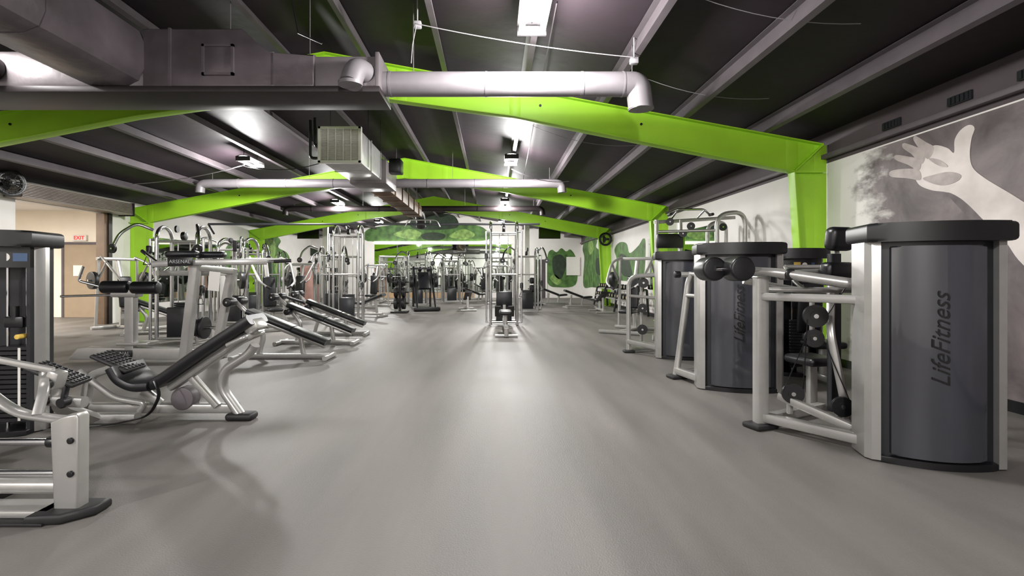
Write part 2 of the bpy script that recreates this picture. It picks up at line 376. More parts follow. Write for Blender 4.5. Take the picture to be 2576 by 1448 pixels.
# ------------------------------------------------------------ wires
def sag(p,q,s,n=10):
    p,q=V(p),V(q); return [p.lerp(q,i/n)-V((0,0,s*4*(i/n)*(1-i/n))) for i in range(n+1)]
def wire(pts,r,mt,lab,grp='overhead cables'):
    M().sweep(pts,circ(r,6)).out('electrical_cable',mt,label=lab,cat='cable',group=grp)
def jbox(x,y,z):
    r=thing('junction_box',(x,y,z),'small white electrical junction box on the ceiling wiring','junction box','junction boxes')
    M().box((x,y,z),(.1,.08,.08),(0,0,0),.015).out('box_body',WIREW,r)
    m=M(); m.cyl((x,y,z+.03),(x,y,cz(x)-.002),.008,seg=8); m.out('conduit',WIREW,r)
jbox(-.92,6.3,4.44); jbox(1.72,6.3,4.0)
wire(sag((-.9,6.24,4.42),(1.7,6.24,4.02),.04),.0055,WIREW,'white cable sagging between two junction boxes')
def cw(x0,x1,y,s): wire(sag((x0,y,cz(x0)-.02),(x1,y,cz(x1)-.02),s),.004,WIREW,'thin white cable slung under the roof')
cw(1.9,3.7,5.2,.1); cw(2.0,3.9,7.3,.12); cw(.8,3.0,10.6,.15)
wire([(-.92,6.24,4.42),(-.98,6.3,4.2),(-1.0,6.32,3.98)],.005,WIREW,'white drop cable beside the round duct')
wire([(.72,5.84,4.46),(.9,15.4,4.22)],.008,ROD,'straight steel bracing rod under the roof')
wire([(-2.45,6.0,5.02),(-2.33,6.0,4.58),(-2.26,6.0,4.2),(-2.0,6.05,4.1)],.009,BLACK,'black power cable dropping to the duct')
wire(sag((-6,12.5,4.05),(-8.8,12.6,3.6),.08),.009,WIREW,'white cable slung under the roof')
wire(sag((-6,12.3,4.0),(-3.7,12.3,4.2),.2),.009,BLACK,'black cable slung under the roof')
wire(sag((.45,12.5,3.95),(2.0,13.6,3.85),.12),.009,WIREW,'white cable slung under the roof')

# ------------------------------------------------------------ shutter, exit sign, fans, tvs
r=thing('roller_shutter',(-10.7,12.2,3.1),'brown steel roller shutter coiled above the side opening','roller shutter')
m=M(); m.bx(XL+.01,XL+.42,OY0-.3,15.1,3.13,3.17)
for k in range(9): m.bx(XL+.40-.004*k,XL+.44-.004*k,OY0-.3,15.1,3.15+k*.036,3.176+k*.036,.005)
m.bx(XL+.01,XL+.38,OY0-.3,15.1,3.16,3.46)
m.out('coil_cover',SHUT,r)
M().bx(XL+.01,XL+.46,15.1,15.14,3.1,3.48).out('end_plate',DARKP,r); M().bx(XL+.01,XL+.1,OY1,OY1+.14,0,3.12).out('guide_rail',DARKP,r)
r=thing('exit_sign',(-13.55,16.9,2.5),'white illuminated sign reading EXIT above the tan door','exit sign')
M().bx(-13.78,-13.32,16.92,17,2.5,2.69,.01).out('sign_body',PAPER,r)
text('EXIT',.17,Matrix.Translation((-13.55,16.915,2.595))@Matrix.Rotation(math.radians(90),4,'X'),RED,r,off=.003)
M().bx(-13.75,-13.45,16.93,16.945,1.35,1.7).out('paper_notice',PAPER,label='white paper notice taped to the door',cat='notice')
def fan(x,y,z,rz,lab):
    T=TR(x,y,z,rz); r=thing('wall_fan',(x,y,z),lab,'fan','wall fans')
    m=M(T)
    for rr in (.08,.16,.24): m.sweep([(rr*math.cos(a*math.pi/12),-.14,rr*math.sin(a*math.pi/12)) for a in range(25)],circ(.006,6),caps=False)
    for a in range(12): m.cyl((0,-.15,0),(.24*math.cos(a*math.pi/6),-.12,.24*math.sin(a*math.pi/6)),.004,seg=6)
    m.sweep([(.25*math.cos(a*math.pi/12),-.08,.25*math.sin(a*math.pi/12)) for a in range(25)],rect(.02,.1,.004),caps=False)
    m.out('cage',BLACK,r)
    m=M(T)
    for a in range(3): m.box((.1*math.cos(a*2.09),-.08,.1*math.sin(a*2.09)),(.16,.01,.09),(.3,-a*2.09,0))
    m.cyl((0,-.11,0),(0,.02,0),.05); m.out('blades',IRON,r)
    m=M(T); m.cyl((0,0,0),(0,.2,0),.03); m.box((0,.2,0),(.12,.03,.2)); m.out('bracket',BLACK,r)
fan(-10.6,11.3,3.4,1.2,'black caged wall fan next to the roller shutter')
fan(4.95,22.8,2.95,0,'black caged fan on the lime column')
for xx in (-9.3,2.85):
    r=thing('television',(xx,26,3.2),'black flat television hung from the roof','television','hanging televisions')
    M().bx(xx-.55,xx+.55,26,26.06,3.2,3.8,.01).out('casing',BLACK,r)
    M().bx(xx-.52,xx+.52,25.99,26.0,3.23,3.77).out('screen',SCREEN,r)
    M().cyl((xx,26.03,3.8),(xx,26.03,cz(xx)-.005),.02).out('mount_pole',BLACK,r)

# ------------------------------------------------------------ mirrors & murals
r=thing('wall_mirror',(-4,YF,.2),'wide wall mirror reflecting the lime roof frames','mirror')
M().bx(-7.1,1.1,YF-.03,YF,.35,3.2).out('mirror_glass',MIRR,r,flat=True)
m=M(); m.bx(-7.16,1.16,YF-.05,YF,3.2,3.26); m.out('edge_trim',WHITE,r)
for k in range(1,6): M().bx(-7.1+8.2*k/6-.015,-7.1+8.2*k/6+.015,YF-.04,YF-.028,.35,3.2).out('joint_strip',BLACK,r)
M().bx(-7.1,.9,YF-.12,YF-.04,3.3,3.38).out('light_strip',STRIP,label='long warm light strip above the wide mirror',cat='light')
r=thing('wall_mirror',(XR,15,.9),'wall mirror beside the dumbbell rack','mirror')
M().bx(XR-.03,XR,12.3,17.6,.9,2.6).out('mirror_glass',MIRR,r,flat=True)
r=thing('wall_mirror',(XL,18,.5),'long wall mirror behind the weight machines','mirror')
M().bx(XL,XL+.03,16.2,20.6,.5,2.6).out('mirror_glass',MIRR,r,flat=True)
M().bx(-7.0,-1.1,YF-.1,YF-.05,0,.33).out('wood_skirting',WOOD,label='pale wooden kickboard under the wide mirror',cat='panel')
def smoothpoly(pts,n=5):
    N=len(pts);out=[]
    for i in range(N):
        p0,p1,p2,p3=[V((*pts[(i+k-1)%N],0)) for k in range(4)]
        for k in range(n):
            t=k/n
            q=.5*((2*p1)+(-p0+p2)*t+(2*p0-5*p1+4*p2-p3)*t*t+(-p0+3*p1-3*p2+p3)*t**3)
            out.append((q.x,q.y))
    return out
mb=thing('wall_mural',(-3,YF,2),'dark green abstract painted mural on the white end wall','mural')
def mp(pts,mt,off,name):
    poly=smoothpoly([((x-1240)*YF/1300,1.4+(690-y)*YF/1300) for x,y in pts])
    M().prism(poly,YF-off,YF-off+.012,'y').out(name,mt,mb,flat=True)
mp([(925,577),(985,566),(1040,560),(1110,556),(1160,562),(1215,572),(1225,604),(1080,606),(925,606)],GREEN1,.013,'green_field')
mp([(1032,568),(1040,546),(1070,538),(1125,538),(1148,548),(1152,570),(1120,577),(1060,577)],GREEN3,.02,'dark_crest')
mp([(990,590),(1030,576),(1060,586),(1040,602)],GREEN2,.02,'light_patch'); mp([(1130,594),(1165,576),(1195,590),(1170,602)],GREEN2,.02,'light_patch')
mp([(1060,590),(1090,584),(1120,590),(1110,603),(1070,603)],GREEN3,.022,'dark_patch')
mp([(1374,690),(1378,640),(1388,628),(1400,634),(1412,624),(1424,632),(1436,628),(1450,655),(1448,715),(1400,722),(1380,715)],GREEN1,.013,'green_field')
mp([(1390,650),(1410,640),(1425,660),(1412,700),(1394,690)],GREEN3,.02,'dark_patch'); mp([(1384,700),(1396,690),(1412,708),(1400,716)],GREEN2,.02,'light_patch')
mp([(745,640),(768,622),(800,630),(798,642)],GREEN3,.013,'dark_crest')
M().bx(4.4,5.2,YF-.08,YF-.04,1.35,2.45).out('wall_poster',PAPER,label='white rectangular poster board on the end wall',cat='poster')
def sidepaint(root,wx,pts,mt,off,name,sm=True):
    poly=[]
    for x,y in pts:
        dd=wx*1300/(x-1240); poly.append((dd,1.4+(690-y)*dd/1300))
    if sm: poly=smoothpoly(poly,6)
    s=-1 if wx>0 else 1
    a=wx+s*off; M().prism(poly,min(a,a+s*.004),max(a,a+s*.004),'x').out(name,mt,root,flat=True)
ml=thing('wall_mural',(XL,25,1),'mottled green abstract painting on the white side wall','mural')
sidepaint(ml,XL,[(645,712),(655,650),(645,610),(662,590),(692,592),(706,606),(700,622),(722,636),(730,660),(722,690),(738,712),(700,722),(660,724)],GREEN1,.003,'green_field')
sidepaint(ml,XL,[(662,608),(684,602),(694,620),(688,650),(668,644)],GREEN2,.008,'light_patch'); sidepaint(ml,XL,[(690,645),(716,655),(712,690),(694,690)],GREEN2,.008,'light_patch'); sidepaint(ml,XL,[(664,665),(682,660),(680,710),(664,706)],GREEN3,.009,'dark_patch')
sidepaint(ml,XL,[(562,660),(568,624),(580,612),(590,618),(598,604),(612,612),(626,618),(632,700),(600,712),(570,700)],GREEN1,.003,'green_field')
sidepaint(ml,XL,[(578,630),(600,620),(614,640),(606,680),(584,676)],GREEN2,.008,'light_patch')
m2=thing('wall_mural',(XR,25,1),'mottled green abstract painting and its painted mirror reflection near the dumbbell rack','mural')
sidepaint(m2,XR,[(1468,718),(1470,650),(1466,625),(1474,598),(1492,592),(1502,604),(1500,622),(1520,632),(1533,618),(1537,690),(1530,722),(1490,722)],GREEN1,.003,'green_field')
sidepaint(m2,XR,[(1480,612),(1490,606),(1494,626),(1484,640)],GREEN2,.008,'light_patch'); sidepaint(m2,XR,[(1500,650),(1518,658),(1512,690),(1500,684)],GREEN3,.008,'dark_patch')
sidepaint(m2,XR,[(1548,700),(1552,655),(1546,628),(1558,610),(1576,612),(1584,636),(1606,618),(1618,600),(1624,612),(1620,690),(1600,705)],GREEN1,.003,'green_field')  # mural's mirror reflection, painted straight onto the wall with its dark patch
sidepaint(m2,XR,[(1560,640),(1580,650),(1590,690),(1566,690)],GREEN3,.008,'dark_patch')

mr=thing('wall_mural',(XR,6,1),'grey painted wall mural of a raised forearm and open hand','mural')
def rp(pts,mt,off,name): sidepaint(mr,XR,pts,mt,off,name)
pg=M().prism([(YN+.1,.12),(8.0,.12),(8.0,3.14),(YN+.1,3.14)],XR-.006,XR-.001,'x').out('painted_ground',MURBG,mr,flat=True)
pg.data.transform(Matrix.Translation(ORG[mr])); pg.location=-ORG[mr]
rp([(2700,760),(2576,665),(2530,605),(2470,550),(2420,502),(2385,484),(2345,478),(2312,462),(2300,425),(2318,392),(2350,366),(2385,372),(2402,384),(2404,352),(2418,328),(2440,314),(2454,322),(2446,350),(2442,390),(2450,422),(2480,448),(2540,484),(2620,530),(2760,580)],MURW,.008,'forearm')
rp([(2352,372),(2330,356),(2306,342),(2300,350),(2312,370),(2336,400)],MURM,.009,'finger')
rp([(2330,382),(2304,368),(2276,360),(2274,372),(2296,388),(2322,412)],MURM,.010,'finger')
rp([(2318,402),(2290,394),(2256,390),(2256,402),(2286,414),(2314,428)],MURM,.011,'finger')
rp([(2314,428),(2284,424),(2244,430),(2244,444),(2284,448),(2318,452)],MURM,.012,'finger')
rp([(2325,450),(2350,440),(2390,432),(2420,440),(2410,456),(2370,466)],MURM,.013,'palm_shade')
rp([(2385,486),(2420,500),(2470,547),(2520,602),(2490,598),(2440,547)],MURD,.013,'wrist_shade')
rp([(2340,398),(2366,402),(2388,418),(2370,418),(2350,408)],MURM,.014,'palm_line')

# ------------------------------------------------------------ parts library
def pulley(root,c,r,ax=(0,1,0),w=.035):
    c=V(c);a=V(ax).normalized()
    m=M(); m.cyl(c-a*w/2,c-a*w*.15,r,seg=28); m.cyl(c+a*w*.15,c+a*w/2,r,seg=28); m.cyl(c-a*w*.2,c+a*w*.2,r*.88,seg=28)
    m.cyl(c-a*w*.7,c+a*w*.7,r*.45,seg=20)
    p=m.out('pulley',BLACK,root)
    M().cyl(c-a*w*.9,c+a*w*.9,r*.2,seg=12).out('hub_bolt',CHROME,p)
def arcfoot(w,yf,yb,b,n=16):
    return [(-w+2*w*i/n,yf-b*(1-(-1+2*i/n)**2)) for i in range(n+1)]+[(w,yb),(-w,yb)]
def tower(root,T,w=1.03,h=1.78,txt=None,opened=False,pw=.085,pd=.3,ox=0,tx=.03):
    hw=w/2
    for s in (-1,1):
        a,b_=s*(hw-.012),s*(hw-.012-pw)
        m=M(T); m.prism([(a,pd/2-.02),(a,-pd/2+.05),(a-s*.03,-pd/2),(b_,-pd/2-.015),(b_,pd/2),(a-s*.02,pd/2)],.01,h-.12,'z',bev=.006); m.out('side_post',SILV,root,ang=25)
    m=M(T); m.prism(arcfoot(hw+.005,-.19,.2,.12),h-.14,h,'z',bev=.03); m.out('top_cap',BLACK,root)
    m=M(T); m.prism(arcfoot(hw-pw-.01,-.16,.16,.1),0,.05,'z',bev=.01); m.out('base_skirt',BLACK,root)
    if not opened:
        m=M(T); m.prism(arcfoot(hw-pw-.005,-.10,.15,.08),.04,h-.13,'z'); m.out('shroud_frame',SHRD,root)
        p=M(T); p.prism(arcfoot(hw-.165,-.16,-.1,.085,20),.06,h-.17,'z',bev=.012); sh=p.out('shroud_panel',SHROUD,root)
        if txt:
            TT=T@Matrix.Translation((tx,-.2475,.93))@Matrix.Rotation(math.radians(90),4,'X')@Matrix.Rotation(math.radians(90),4,'Z')
            text(txt,.16,TT,TXTD,sh,shear=.4,ext=.003)
    else:
        hx=hw-pw-.01
        m=M(T); m.prism([(-hx,.06),(hx,.06),(hx,.16),(-hx,.16)],.04,h-.13,'z')
        for s in (-1,1): m.bx(min(s*hx,s*(hx-.03)),max(s*hx,s*(hx-.03)),-.12,.1,.04,h-.13)
        m.out('back_shroud',SHRD,root)
        for s in (-.08,.08):
            M(T).cyl((ox+s,-.03,.05),(ox+s,-.03,h-.15),.013,seg=12).out('guide_rod',CHROME,root)
        m=M(T)
        for k in range(16): m.box((ox,-.03,.12+k*.042),(.28,.13,.036),(0,0,0),.004,1)
        m.out('weight_stack',IRON,root)
        m=M(T); m.box((ox,-.06,.98),(.16,.05,.1),(0,0,0),.015); m.cyl((ox,-.06,1.0),(ox,-.06,1.12),.03); m.out('stack_head',BLACK,root)
        M(T).box((ox+.06,-.097,.435),(.022,.004,.64)).out('weight_label',PAPER,root)
        M(T).cyl((ox+.1,-.18,.86),(ox+.1,-.08,.86),.022,bev=.005).out('selector_pin',YEL,root)
        m=M(T); m.prism(arcfoot(hx,-.12,-.08,.08),h-.32,h-.14,'z'); pn=m.out('header_panel',BLACK,root)
        M(T).box((ox-.1,-.2+.06*(ox>0),h-.23),(.09,.012,.08),(0,0,.2 if ox else 0)).out('placard',YEL,pn)
        yy=-.21 if ox==0 else -.165
        M(T).cyl((ox+.0,yy,h-.23),(ox+.0,yy+.03,h-.23),.035).out('emblem_disc',PAPER,pn)
        M(T).box((ox+.1,yy+.03,h-.23),(.1,.02,.07),(0,0,.3 if ox else .1)).out('placard',BLUE,pn)

# ------------------------------------------------------------ right machine 1
R=thing('lateral_raise_machine',(3.23,3.93,0),'silver selectorized machine with charcoal weight shroud and roller arm pads','gym machine','selectorized machines')
tower(R,TR(3.29,3.925,0,math.radians(-14.7)),w=.92,txt='LifeFitness',tx=-.02)
m=M(); m.sweep([(2.92,4.08,.1),(2.47,4.73,.1)],rect(.1,.08,.012)); m.sweep([(2.95,4.2,.14),(2.6,4.7,.3)],rect(.06,.07,.012)); m.sweep([(2.47,4.75,.07),(3.3,5.2,.07)],rect(.09,.08,.012)); m.out('base_frame',SILV,R)
m=M(); m.sweep([(2.45,4.73,.04),(2.45,4.73,1.37)],rect(.11,.1,.014)); m.box((2.45,4.73,1.375),(.118,.11,.025),(0,0,0),.01); m.out('upright',SILV,R)
M().box((2.44,4.72,.025),(.24,.2,.05),(0,0,.3),.02).out('foot',RUB,R)
m=M(); m.sweep([(2.45,4.7,1.2),(2.92,4.08,1.2)],rect(.06,.07,.012)); m.sweep([(2.46,4.82,1.26),(3.2,4.6,1.26)],.026); m.out('cross_bar',SILV,R)
m=M(); m.sweep([(2.2,4.62,1.44),(2.5,4.6,1.42),(3.0,4.3,1.32)],circ(.042,16),.1,scales=(.8,1.1)); m.sweep([(2.35,4.85,1.34),(2.8,4.8,1.26),(3.2,4.8,1.2)],.03,.1); m.sweep([(2.24,4.55,1.45),(2.7,4.72,1.42),(3.1,4.9,1.43)],.022,.05); m.out('lever_arm',SILV,R)
M().cyl((2.6,4.5,1.4),(2.6,4.66,1.4),.05,bev=.01).out('pivot_housing',BLACK,R)
for x,y in ((1.98,4.72),(2.15,4.55)):
    M().cyl((x,y-.12,1.45),(x,y+.12,1.45),.108,seg=28,bev=.02).out('roller_pad',VINYL,R)
M().cyl((1.98,4.6,1.45),(2.24,4.6,1.45),.02).out('pad_spindle',CHROME,R)
M().sweep([(3.3,5.0,.08),(3.3,5.0,1.6)],rect(.1,.08,.015)).out('inner_mast',SHRD,R); M().sweep([(3.1,4.5,.1),(3.0,4.6,.9),(3.14,4.8,1.3)],rect(.07,.06,.015),.1).out('inner_mast',SILV,R)
M().box((3.32,4.95,1.74),(.27,.14,.23),(.1,0,.2),.06,4).out('head_pad',VINYL,R)
M().sweep([(3.32,5.0,1.3),(3.32,5.0,1.7)],rect(.05,.04,.01)).out('head_pad_stem',SILV,R)
M().box((3.2,4.8,1.44),(.34,.14,.15),(0,0,.3),.05,4).out('chest_pad',VINYL,R)
M().box((3.3,5.35,.52),(.36,.4,.09),(0,0,.2),.04,3).out('seat',VINYL,R)
M().sweep([(3.3,5.35,.05),(3.3,5.35,.48)],rect(.08,.08,.01)).out('seat_post',SILV,R)
for c,rr in (((2.87,4.6,1.03),.1),((2.87,4.62,.83),.08),((2.67,4.6,.34),.09),((2.99,4.42,.27),.085)): pulley(R,c,rr,(.3,1,0))
for a,b_,ww in (((2.87,4.65,.78),(2.87,4.65,1.2),.03),((2.67,4.65,.15),(2.67,4.65,.36),.04),((2.99,4.47,.1),(2.99,4.47,.3),.04)): M().sweep([a,b_],rect(ww,.04,.005)).out('pulley_bracket',SILV,R)
for a,b_ in (((2.79,4.6,.83),(2.58,4.6,.36)),((2.95,4.62,.83),(3.06,4.42,.3)),((2.8,4.6,1.0),(2.76,4.6,.36)),((2.97,4.6,1.03),(3.08,4.5,1.3))): M().cyl(a,b_,.005,seg=6).out('cable',BLACK,R)
# machine 2
R=thing('chest_machine',(2.98,6.33,0),'silver selectorized machine with charcoal weight shroud beside the wall','gym machine','selectorized machines')
tower(R,TR(3.0,6.34,0,math.radians(-13)),w=.99,txt='LifeFitness',tx=-.03)
m=M(); m.sweep([(2.6,6.5,.1),(2.5,7.0,.1)],rect(.1,.09,.012)); m.sweep([(2.5,7.0,.06),(3.3,7.3,.06)],rect(.1,.09,.012)); m.out('base_frame',SILV,R)
m=M(); m.sweep([(2.48,7.0,.04),(2.52,7.0,.3),(2.63,6.95,1.3),(2.66,6.9,1.4)],oval(.043,.043),.1); m.out('upright',SILV,R)
M().box((2.48,6.98,.025),(.22,.2,.05),(0,0,.2),.02).out('foot',RUB,R)
m=M(); m.sweep([(2.5,6.95,1.4),(2.66,6.93,1.4)],.035); m.sweep([(2.64,6.95,1.41),(2.72,6.5,1.38)],.03); m.sweep([(2.6,6.95,1.12),(2.68,6.5,1.12)],.026); m.out('lever_arm',SILV,R)
M().cyl((2.44,6.95,1.4),(2.52,6.95,1.4),.045,bev=.01).out('grip_cap',BLACK,R)
M().box((3.2,7.4,.5),(.4,.4,.09),(0,0,.1),.04,3).out('seat',VINYL,R)
M().box((3.3,7.62,.95),(.34,.1,.75),(-.1,0,-.1),.045,3).out('back_pad',VINYL,R)
m=M(); m.sweep([(3.2,7.4,.05),(3.2,7.4,.46)],rect(.08,.08,.01)); m.sweep([(3.3,7.72,.05),(3.3,7.72,1.3)],rect(.09,.09,.01)); m.out('seat_post',SILV,R)
# machine 3
R=thing('row_machine',(3.2,8.65,0),'silver selectorized machine with looped tube frame and dark shroud','gym machine','selectorized machines')
tower(R,TR(3.24,8.65,0,math.radians(-12)))
m=M(); m.sweep([(2.44,9.3,.05),(2.44,9.3,1.36),(2.9,8.9,1.4)],circ(.04,14),.2); m.sweep([(2.44,9.25,1.02),(2.8,8.85,1.0)],.026); m.sweep([(2.44,9.3,.2),(2.8,8.8,.16)],rect(.09,.09,.02)); m.sweep([(2.7,9.4,.05),(2.7,9.4,1.3)],.026); m.sweep([(2.44,9.3,.06),(3.1,9.6,.06)],rect(.09,.08,.02)); m.out('tube_frame',SILV,R)
M().box((2.44,9.28,.025),(.2,.16,.05),(0,0,0),.02).out('foot',RUB,R)
for c,rr in (((2.68,9.2,1.25),.09),((2.66,9.2,.8),.08),((2.66,9.2,.42),.09)): pulley(R,c,rr,(.2,1,0))
M().box((3.3,9.6,.5),(.4,.4,.09),(0,0,.1),.04,3).out('seat',VINYL,R)
m=M(); m.sweep([(3.3,9.6,.05),(3.3,9.6,.46)],rect(.08,.08,.01)); m.out('seat_post',SILV,R)
# machine 4
R=thing('shoulder_machine',(4.28,7.2,0),'silver selectorized machine with open weight stack near lime column','gym machine','selectorized machines')
tower(R,TR(4.28,7.3,0,0),w=.72,h=1.76,opened=True,pw=.06,pd=.2)
M().box((4.28,6.7,.5),(.4,.4,.09),(0,0,0),.04,3).out('seat',VINYL,R)
M().box((4.28,6.98,.95),(.32,.1,.7),(.1,0,0),.045,3).out('back_pad',VINYL,R)
m=M(); m.sweep([(4.28,6.5,.07),(4.28,7.2,.07)],rect(.1,.09,.02)); m.sweep([(4.28,6.7,.07),(4.28,6.7,.47)],rect(.08,.08,.01)); m.sweep([(4.28,7.08,.07),(4.28,7.08,1.48)],rect(.06,.05,.01)); m.sweep([(3.9,6.9,1.5),(3.8,6.5,1.3),(3.85,6.35,1.2)],.025,.1); m.sweep([(4.66,6.9,1.5),(4.76,6.5,1.3),(4.7,6.35,1.2)],.025,.1); m.sweep([(3.9,6.9,1.5),(4.66,6.9,1.5)],.03); m.sweep([(4.28,6.9,1.5),(4.28,7.2,1.45)],.03); m.out('frame',SILV,R)
SM=R
R=thing('assisted_pullup_machine',(4.2,10.6,0),'tall silver multi station tower with pull up grips','gym machine')
m=M()
for x in (3.45,3.95): m.sweep([(x,10.9,.04),(x,10.9,2.55)],rect(.08,.08,.02))
m.sweep([(4.55,10.5,.04),(4.55,10.5,2.62),(5.12,10.5,2.68),(5.12,10.5,.04)],circ(.045,14),.25)
m.sweep([(4.65,11.2,.04),(4.65,11.2,2.5),(5.05,11.2,2.55),(5.05,11.2,.04)],circ(.04,14),.2)
m.sweep([(3.4,10.9,2.5),(5.1,10.9,2.6)],rect(.07,.07,.02)); m.sweep([(3.45,10.9,2.3),(4.55,10.5,2.3)],.03)
m.sweep([(3.4,11.0,.06),(5.1,11.0,.06)],rect(.1,.1,.02)); m.sweep([(4.6,10.5,.06),(4.6,11.2,.06)],rect(.1,.1,.02)); m.sweep([(5.1,10.5,.06),(5.1,11.2,.06)],rect(.1,.1,.02))
m.out('frame',SILV,R)
m=M(); m.sweep([(3.6,10.6,2.65),(3.75,10.5,2.72),(4.3,10.5,2.72),(4.45,10.6,2.62)],.022,.08); m.sweep([(3.75,10.9,2.55),(3.75,10.5,2.7)],.02); m.sweep([(4.3,10.9,2.58),(4.3,10.5,2.7)],.02); m.out('pullup_bar',CHROME,R)
for x in (3.6,4.45): M().cyl((x,10.45,2.62),(x,10.62,2.62),.03,bev=.006).out('grip',RUB,R)
M().box((3.7,10.82,2.1),(.55,.12,.3),(0,0,0),.03).out('header_panel',BLACK,R)
for c in ((3.7,10.8,2.5),(4.1,10.7,2.4),(4.85,10.9,2.4),(3.95,10.75,2.25)): pulley(R,c,.08,(.2,1,0))
m=M()
for k in range(18): m.box((3.7,10.9,.14+k*.045),(.36,.12,.04),(0,0,0),.004,1)
m.out('weight_stack',IRON,R)
M().box((4.85,10.7,1.0),(.45,.2,.1),(0,0,0),.04,3).out('knee_pad',VINYL,R)

# ------------------------------------------------------------ leg press
R=thing('leg_press_machine',(-3.2,5,0),'silver seated leg press with black reclined seat and foot plates','gym machine')
tower(R,TR(-4.52,4.6,0,math.radians(6)),w=1.03,h=1.78,opened=True,pw=.05,pd=.12,ox=.29)
m=M(); m.sweep([(-4.1,5.05,.1),(-2.5,5.05,.1)],rect(.12,.09,.02)); m.sweep([(-4.1,4.8,.07),(-3.3,4.8,.07)],rect(.1,.09,.02)); m.sweep([(-3.25,5.05,.14),(-3.38,5.0,.28)],rect(.1,.08,.02)); m.sweep([(-2.92,5.0,.42),(-2.66,5.0,.13)],rect(.09,.06,.015)); m.out('base_rail',SILV,R)
m=M(); m.sweep([(-2.3,5.0,.72),(-2.36,5.0,.63),(-2.6,5.0,.48),(-2.62,5.0,.3),(-2.43,5.0,.03)],oval(.065,.042),.2,6); m.out('front_support',SILV,R)
M().box((-2.43,5.0,.035),(.26,.17,.07),(0,0,0),.03,3).out('foot',RUB,R)
M().sweep([(-3.56,5,.53),(-3.5,5,.42),(-3.36,5,.345),(-3.2,5,.36)],rect(.46,.085,.03),.1).out('seat',VINYL,R)
m=M(); m.sweep([(-3.2,5,.36),(-2.72,5,.69),(-2.28,5,.975)],rect(.4,.1,.035),.1); m.out('back_pad',VINYL,R)
m=M(); m.sweep([(-3.1,5,.31),(-2.66,5,.61),(-2.25,5,.88)],rect(.14,.06,.02)); m.box((-2.3,5,.9),(.14,.24,.12),(0,-.6,0),.03); m.sweep([(-2.48,4.82,.74),(-2.3,4.8,.82),(-2.3,5.2,.82),(-2.48,5.18,.74)],.022,.05); m.out('back_frame',SILV,R)
m=M(); m.cyl((-3.0,4.98,.2),(-3.0,5.12,.2),.11,seg=28,bev=.01); m.out('cam_wheel',ROD,R)
for c,rot,sy in (((-3.4,4.05,.62),(0,.45,.25),.3),((-3.62,5.0,.56),(0,.45,.1),.34)):
    m=M(Matrix.Translation(c)@Matrix.Rotation(rot[2],4,'Z')@Matrix.Rotation(rot[1],4,'Y'))
    m.box((0,0,0),(.36,sy,.035),(0,0,0),.015)
    for i in range(8):
        for j in range(6): m.box((-.155+i*.044,-sy/2+.035+j*(sy-.07)/5,.021),(.026,.018,.01),(0,0,.7))
    m.out('foot_plate',RUB,R)
m=M(); m.sweep([(-3.4,4.05,.58),(-3.45,4.1,.35),(-3.55,4.6,.12)],rect(.1,.07,.02),.08); m.sweep([(-3.62,5.0,.52),(-3.9,5.0,.42),(-3.95,5.0,.12)],rect(.09,.07,.02),.08); m.sweep([(-3.55,4.05,.42),(-3.2,4.05,.4)],rect(.08,.08,.02)); m.sweep([(-3.85,4.8,.5),(-3.55,4.85,.24),(-3.3,4.9,.18),(-3.35,4.9,.1)],.03,.08); m.out('linkage_arm',SILV,R)
for sx in (-3.47,-3.3):
    m=M(); m.box((sx,3.98,.46),(.03,.05,.18),(0,.2,0),.01); m.cyl((sx,3.94,.42),(sx,4.02,.42),.035); m.out('pivot_block',IRON,R)
m=M(); m.sweep([(-3.12,4.76,.42),(-3.05,4.74,.3),(-3.15,4.74,.1),(-3.5,4.7,.03),(-4.0,4.6,.02)],rect(.035,.008,.002),.1); m.out('strap',BLACK,R)
m=M(); m.sweep([(-4.7,4.2,1.22),(-4.35,4.15,1.22),(-4.2,4.1,1.3),(-4.06,4.08,1.46)],.02,.08); m.sweep([(-4.7,4.2,1.22),(-4.7,4.5,1.22)],.02); m.out('handle_bar',CHROME,R)
M().cyl((-4.085,4.085,1.4),(-4.045,4.075,1.5),.028,bev=.006).out('grip',RUB,R)
# near machine
R=thing('leg_extension_machine',(-2.6,3,0),'silver machine frame with wide end post and black feet','gym machine')
m=M(); m.prism([(-2.52,.05),(-2.38,.05),(-2.375,.58),(-2.39,.6),(-2.47,.585),(-2.54,.55)],2.96,3.05,'y',bev=.012); m.out('end_post',SILV,R)
m=M(); m.prism([(-2.6,2.86),(-2.42,2.88),(-2.3,3.0),(-2.3,3.12),(-2.6,3.12)],0,.06,'z',bev=.02); m.out('foot',RUB,R)
for z in (.45,.26): M().cyl((-2.415,2.945,z),(-2.415,2.97,z),.018,bev=.004).out('bolt_cap',BLACK,R)
for z,rr in ((.43,.022),(.25,.02)): M().sweep([(-2.5,3.0,z),(-3.9,3.0,z)],rr).out('tube_rail',CHROME,R)
M().sweep([(-2.5,3.02,.17),(-3.9,3.02,.17)],oval(.05,.045)).out('tube_rail',SILV,R)
M().bx(-3.9,-2.5,2.86,3.12,.0,.02,.005).out('floor_mat',RUB,R)
M().bx(-3.9,-2.52,2.92,3.1,.02,.06,.01).out('base_plate',SILV,R)
M().cyl((-2.58,3.0,.43),(-2.52,3.0,.43),.032,bev=.006).out('collar',BLACK,R)
m=M(); m.sweep([(-2.44,3.02,.55),(-2.6,3.1,.53),(-2.95,3.2,.54),(-3.2,3.25,.68),(-3.5,3.3,.85)],oval(.04,.026),.15); m.sweep([(-2.75,3.12,.55),(-2.78,3.2,.68),(-2.95,3.4,.76)],rect(.055,.04,.01),.05); m.out('curved_tube',SILV,R)
